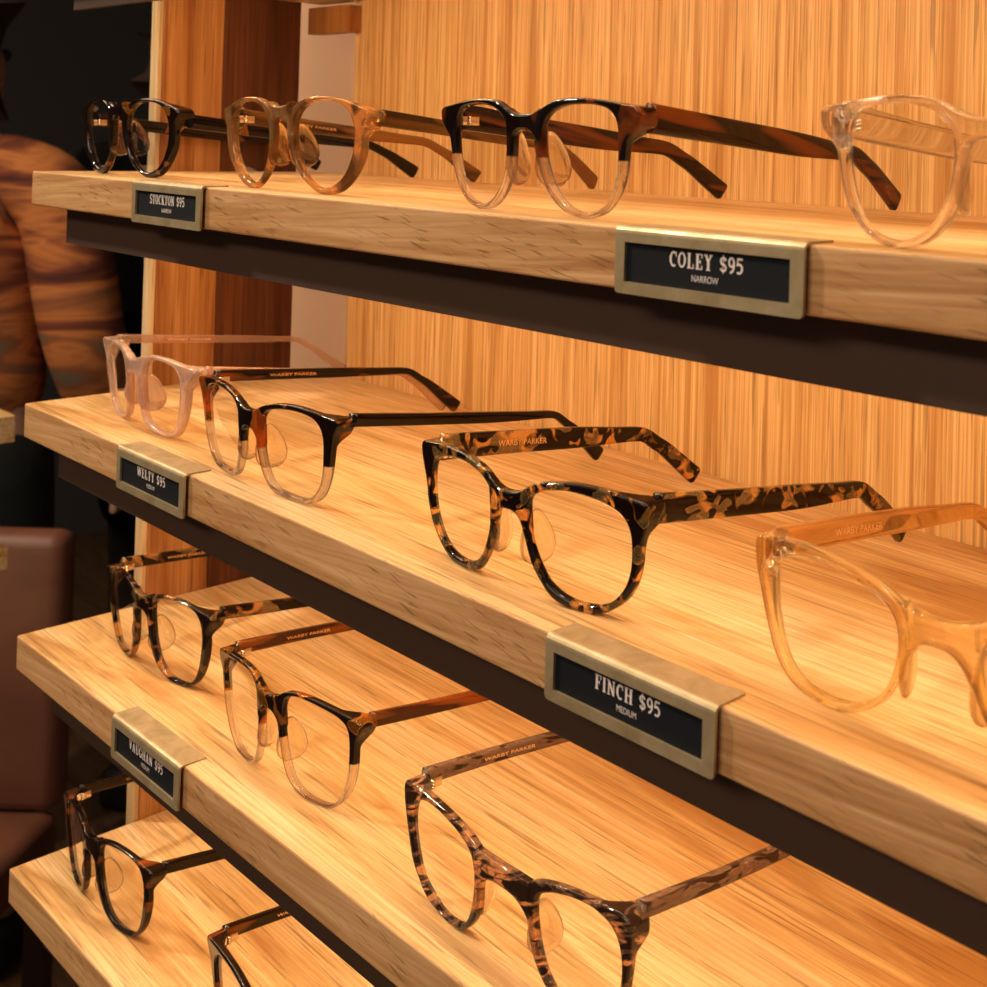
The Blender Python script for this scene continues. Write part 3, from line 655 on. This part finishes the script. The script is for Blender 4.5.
def skin(name, V, E, R, mat, parent, sub=2):
    me = bpy.data.meshes.new(name); me.from_pydata([Vector(v) for v in V], E, [])
    o = bpy.data.objects.new(name, me); C.objects.link(o)
    m = o.modifiers.new('s', 'SKIN'); m.use_smooth_shade = True
    if not me.skin_vertices: me.attributes  # created with the modifier
    for i, sv in enumerate(me.skin_vertices[0].data):
        sv.radius = R[i] if isinstance(R[i], tuple) else (R[i], R[i])
        sv.use_root = (i == 0)
    o.modifiers.new('u', 'SUBSURF').levels = sub
    dg = bpy.context.evaluated_depsgraph_get(); dg.update()
    new = bpy.data.meshes.new_from_object(o.evaluated_get(dg)); bpy.data.objects.remove(o)
    return link(name, new, mat, parent)

skinm = plain('skin', (0.55, 0.30, 0.20), 0.55)
def person(loc, rz, label, shirt, trousers, hairm, coat=0.0):
    root = empty('person', loc, rz, label=label, cat='person')
    a = 0.012 + coat
    V = [(0,0,0.95),(0,0,1.12),(0,0,1.32),(0,0.01,1.44),(0,0.0,1.52),(0,-0.015,1.60),(0,-0.01,1.70)]
    E = [(0,1),(1,2),(2,3),(3,4),(4,5),(5,6)]; R = [(0.15,0.11),(0.135,0.10),(0.165,0.11),(0.10,0.08),(0.052,0.055),(0.072,0.09),(0.070,0.088)]
    for s in (-1, 1):
        b = len(V)
        V += [(s*0.19,0,1.42),(s*0.25,0.01,1.12),(s*0.25,-0.12,0.93),(s*0.245,-0.15,0.86),(s*0.10,0,0.88),(s*0.11,-0.01,0.50),(s*0.11,0.01,0.09),(s*0.11,-0.13,0.03)]
        E += [(3,b),(b,b+1),(b+1,b+2),(b+2,b+3),(0,b+4),(b+4,b+5),(b+5,b+6),(b+6,b+7)]
        R += [0.058,0.043,0.030,(0.035,0.02),0.09,0.058,0.042,(0.04,0.03)]
        for f in range(5):
            n = len(V); off = (-0.028+0.014*f)
            V += [(s*0.245, -0.16+off*0.6, 0.82), (s*0.24, -0.17+off, 0.775 if f else 0.80)]
            E += [(b+3, n), (n, n+1)]; R += [0.009, 0.008]
    skin('body', V, E, R, skinm, root)
    # face
    bm = bmesh.new()
    bmesh.ops.create_uvsphere(bm, u_segments=10, v_segments=8, radius=0.016, matrix=Matrix.Translation((0, -0.105, 1.63)))
    link('nose', bm_mesh(bm, 'nose'), skinm, root)
    for s in (-1, 1):
        bm = bmesh.new(); bmesh.ops.create_uvsphere(bm, u_segments=10, v_segments=8, radius=0.012, matrix=Matrix.Translation((s*0.03, -0.09, 1.66)))
        link('eye', bm_mesh(bm, 'eye'), plain('eye_dark', (0.03, 0.02, 0.015), 0.2), root)
    skin('hair', [(0,0.02,1.66),(0,0.03,1.74),(0,0.055,1.60)], [(0,1),(0,2)], [(0.085,0.095),(0.06,0.07),(0.07,0.06)], hairm, root)
    V = [(0,0,0.93),(0,0,1.12),(0,0,1.32),(0,0.01,1.45)]; E = [(0,1),(1,2),(2,3)]; R = [(0.185+a,0.14+a),(0.155+a,0.12+a),(0.18+a,0.125+a),(0.09,0.08)]
    if coat: V.append((0, 0, 0.60)); E.append((0, 4)); R.append((0.21, 0.16))
    for s in (-1, 1):
        b = len(V); V += [(s*0.19,0,1.42),(s*0.252,0.01,1.12),(s*0.252,-0.11,0.95)]; E += [(3,b),(b,b+1),(b+1,b+2)]; R += [0.075+a,0.062+a,0.048+a]
    skin('coat' if coat else 'shirt', V, E, R, shirt, root)
    V = [(0,0,0.96),(0,0,1.04)]; E = [(0,1)]; R = [(0.172,0.13),(0.158,0.12)]
    for s in (-1, 1):
        b = len(V); V += [(s*0.10,0,0.86),(s*0.11,-0.01,0.50),(s*0.11,0.01,0.11)]; E += [(0,b),(b,b+1),(b+1,b+2)]; R += [0.105,0.078,0.065]
    skin('trousers', V, E, R, trousers, root)
    for s in (-1, 1):
        boxobj('shoe', plain('shoe_black', (0.02, 0.02, 0.02), 0.5), (s*0.11-0.05, s*0.11+0.05, -0.20, 0.07, 0.0, 0.09), root, 0.02, True, unit=False)
    return root
flannel = fabric('rust_flannel', [(0.30, (0.05, 0.012, 0.008)), (0.44, (0.22, 0.05, 0.02)), (0.52, (0.62, 0.20, 0.05)), (0.60, (0.30, 0.09, 0.03)), (0.66, (0.20, 0.13, 0.07)), (0.74, (0.12, 0.10, 0.07))], (3.5, 3.5, 13))
blackc = plain('black_wool', (0.004, 0.0045, 0.005), 1.0, 0.0, Specular_IOR_Level=0.1)
denim = fabric('dark_denim', [(0.35, (0.003, 0.004, 0.005)), (0.7, (0.012, 0.014, 0.014))], (9, 9, 9))
hairm = plain('dark_hair', (0.03, 0.015, 0.01), 0.6)
person(Vector((-28.8*U, 6.05*U, 0)), math.radians(222), 'blurred person in a rust and orange patterned shirt and black trousers, at the left edge', flannel, denim, hairm)
person(Vector((-31.5*U, 13.1*U, 0)), math.radians(215), 'blurred person in a long black coat behind the oak side post', blackc, denim, hairm, coat=0.03)

# ---------------------------------------------------------------- light
def area(name, loc, rot, sx, sy, power, col, spread=180):
    l = bpy.data.lights.new(name, 'AREA'); l.shape = 'RECTANGLE'; l.size = sx; l.size_y = sy; l.energy = power; l.color = col
    l.spread = math.radians(spread)
    o = bpy.data.objects.new(name, l); C.objects.link(o); o.location = loc; o.rotation_euler = rot
    return o
LED = (1.0, 0.70, 0.37)
for z in (1.80, 0.0, Z2, Z3):
    area('shelf_light', W((XL+XR)/2, 0.36, z-0.31), (math.radians(48), 0, 0), 10.6*U, 0.10*U, LEDP, LED)
area('ceiling_spot', W(-2.0, -7.6, 15.5), (0, 0, 0), 0.16, 0.16, SPOTP, (1.0, 0.86, 0.66)).rotation_euler = (math.radians(28), 0, 0)
def aimed(name, p, target, size, power, col):
    o = area(name, W(*p), (0, 0, 0), size, size, power, col)
    o.rotation_euler = (W(*target) - W(*p)).to_track_quat('-Z', 'Y').to_euler()
aimed('ceiling_spot_left', (-19, -10, 15.5), (-2, 0, -2), 0.11, LEFTP, (1.0, 0.86, 0.66))
area('front_fill_light', W(0, -24, 16.0), (math.radians(48), 0, 0), 1.6, 0.5, FRONTP, (1.0, 0.84, 0.64))  # added broad fill to brighten the shelf fronts, not a known fixture
area('shop_light', W(-30, -6, 16.5), (0, 0, 0), 1.2, 0.5, SHOPP, (1.0, 0.78, 0.55))
area('window_daylight', W(8, -26, 4), (math.radians(82), 0, math.radians(12)), 1.6, 1.4, WINP, (0.80, 0.86, 1.0))
w = bpy.data.worlds.new('World'); sc.world = w; w.use_nodes = True
w.node_tree.nodes['Background'].inputs[0].default_value = (0.9, 0.70, 0.52, 1); w.node_tree.nodes['Background'].inputs[1].default_value = WORLDP

# ---------------------------------------------------------------- camera
cam = bpy.data.cameras.new('camera'); co = bpy.data.objects.new('camera', cam); C.objects.link(co); sc.camera = co
cx, cy, cz, yaw, pitch, roll, F, ppx, ppy = 3.81, -3.58351, 0.35692, 0.73664, 0.00947, 0.02801, 1247.80243, 717.97553, 132.42636
f = Vector((-math.sin(yaw)*math.cos(pitch), math.cos(yaw)*math.cos(pitch), math.sin(pitch)))
r = Vector((math.cos(yaw), math.sin(yaw), 0)); u = r.cross(f)
r2 = r*math.cos(roll) + u*math.sin(roll); u2 = -r*math.sin(roll) + u*math.cos(roll)
mw = Matrix((( r2.x, u2.x, -f.x, 0), (r2.y, u2.y, -f.y, 0), (r2.z, u2.z, -f.z, 0), (0, 0, 0, 1)))
mw.translation = W(cx, cy, cz); co.matrix_world = mw
cam.sensor_width = 36; cam.sensor_height = 36; cam.lens = F/987*36
cam.shift_x = -(ppx-493.5)/987; cam.shift_y = (ppy-493.5)/987
cam.clip_start = 0.02
cam.dof.use_dof = True; cam.dof.focus_distance = 6.9*U; cam.dof.aperture_fstop = 22

sc.view_settings.view_transform = 'Standard'; sc.view_settings.look = 'None'
sc.view_settings.exposure = 0.02; sc.view_settings.gamma = 1.0; sc.view_settings.use_curve_mapping = False
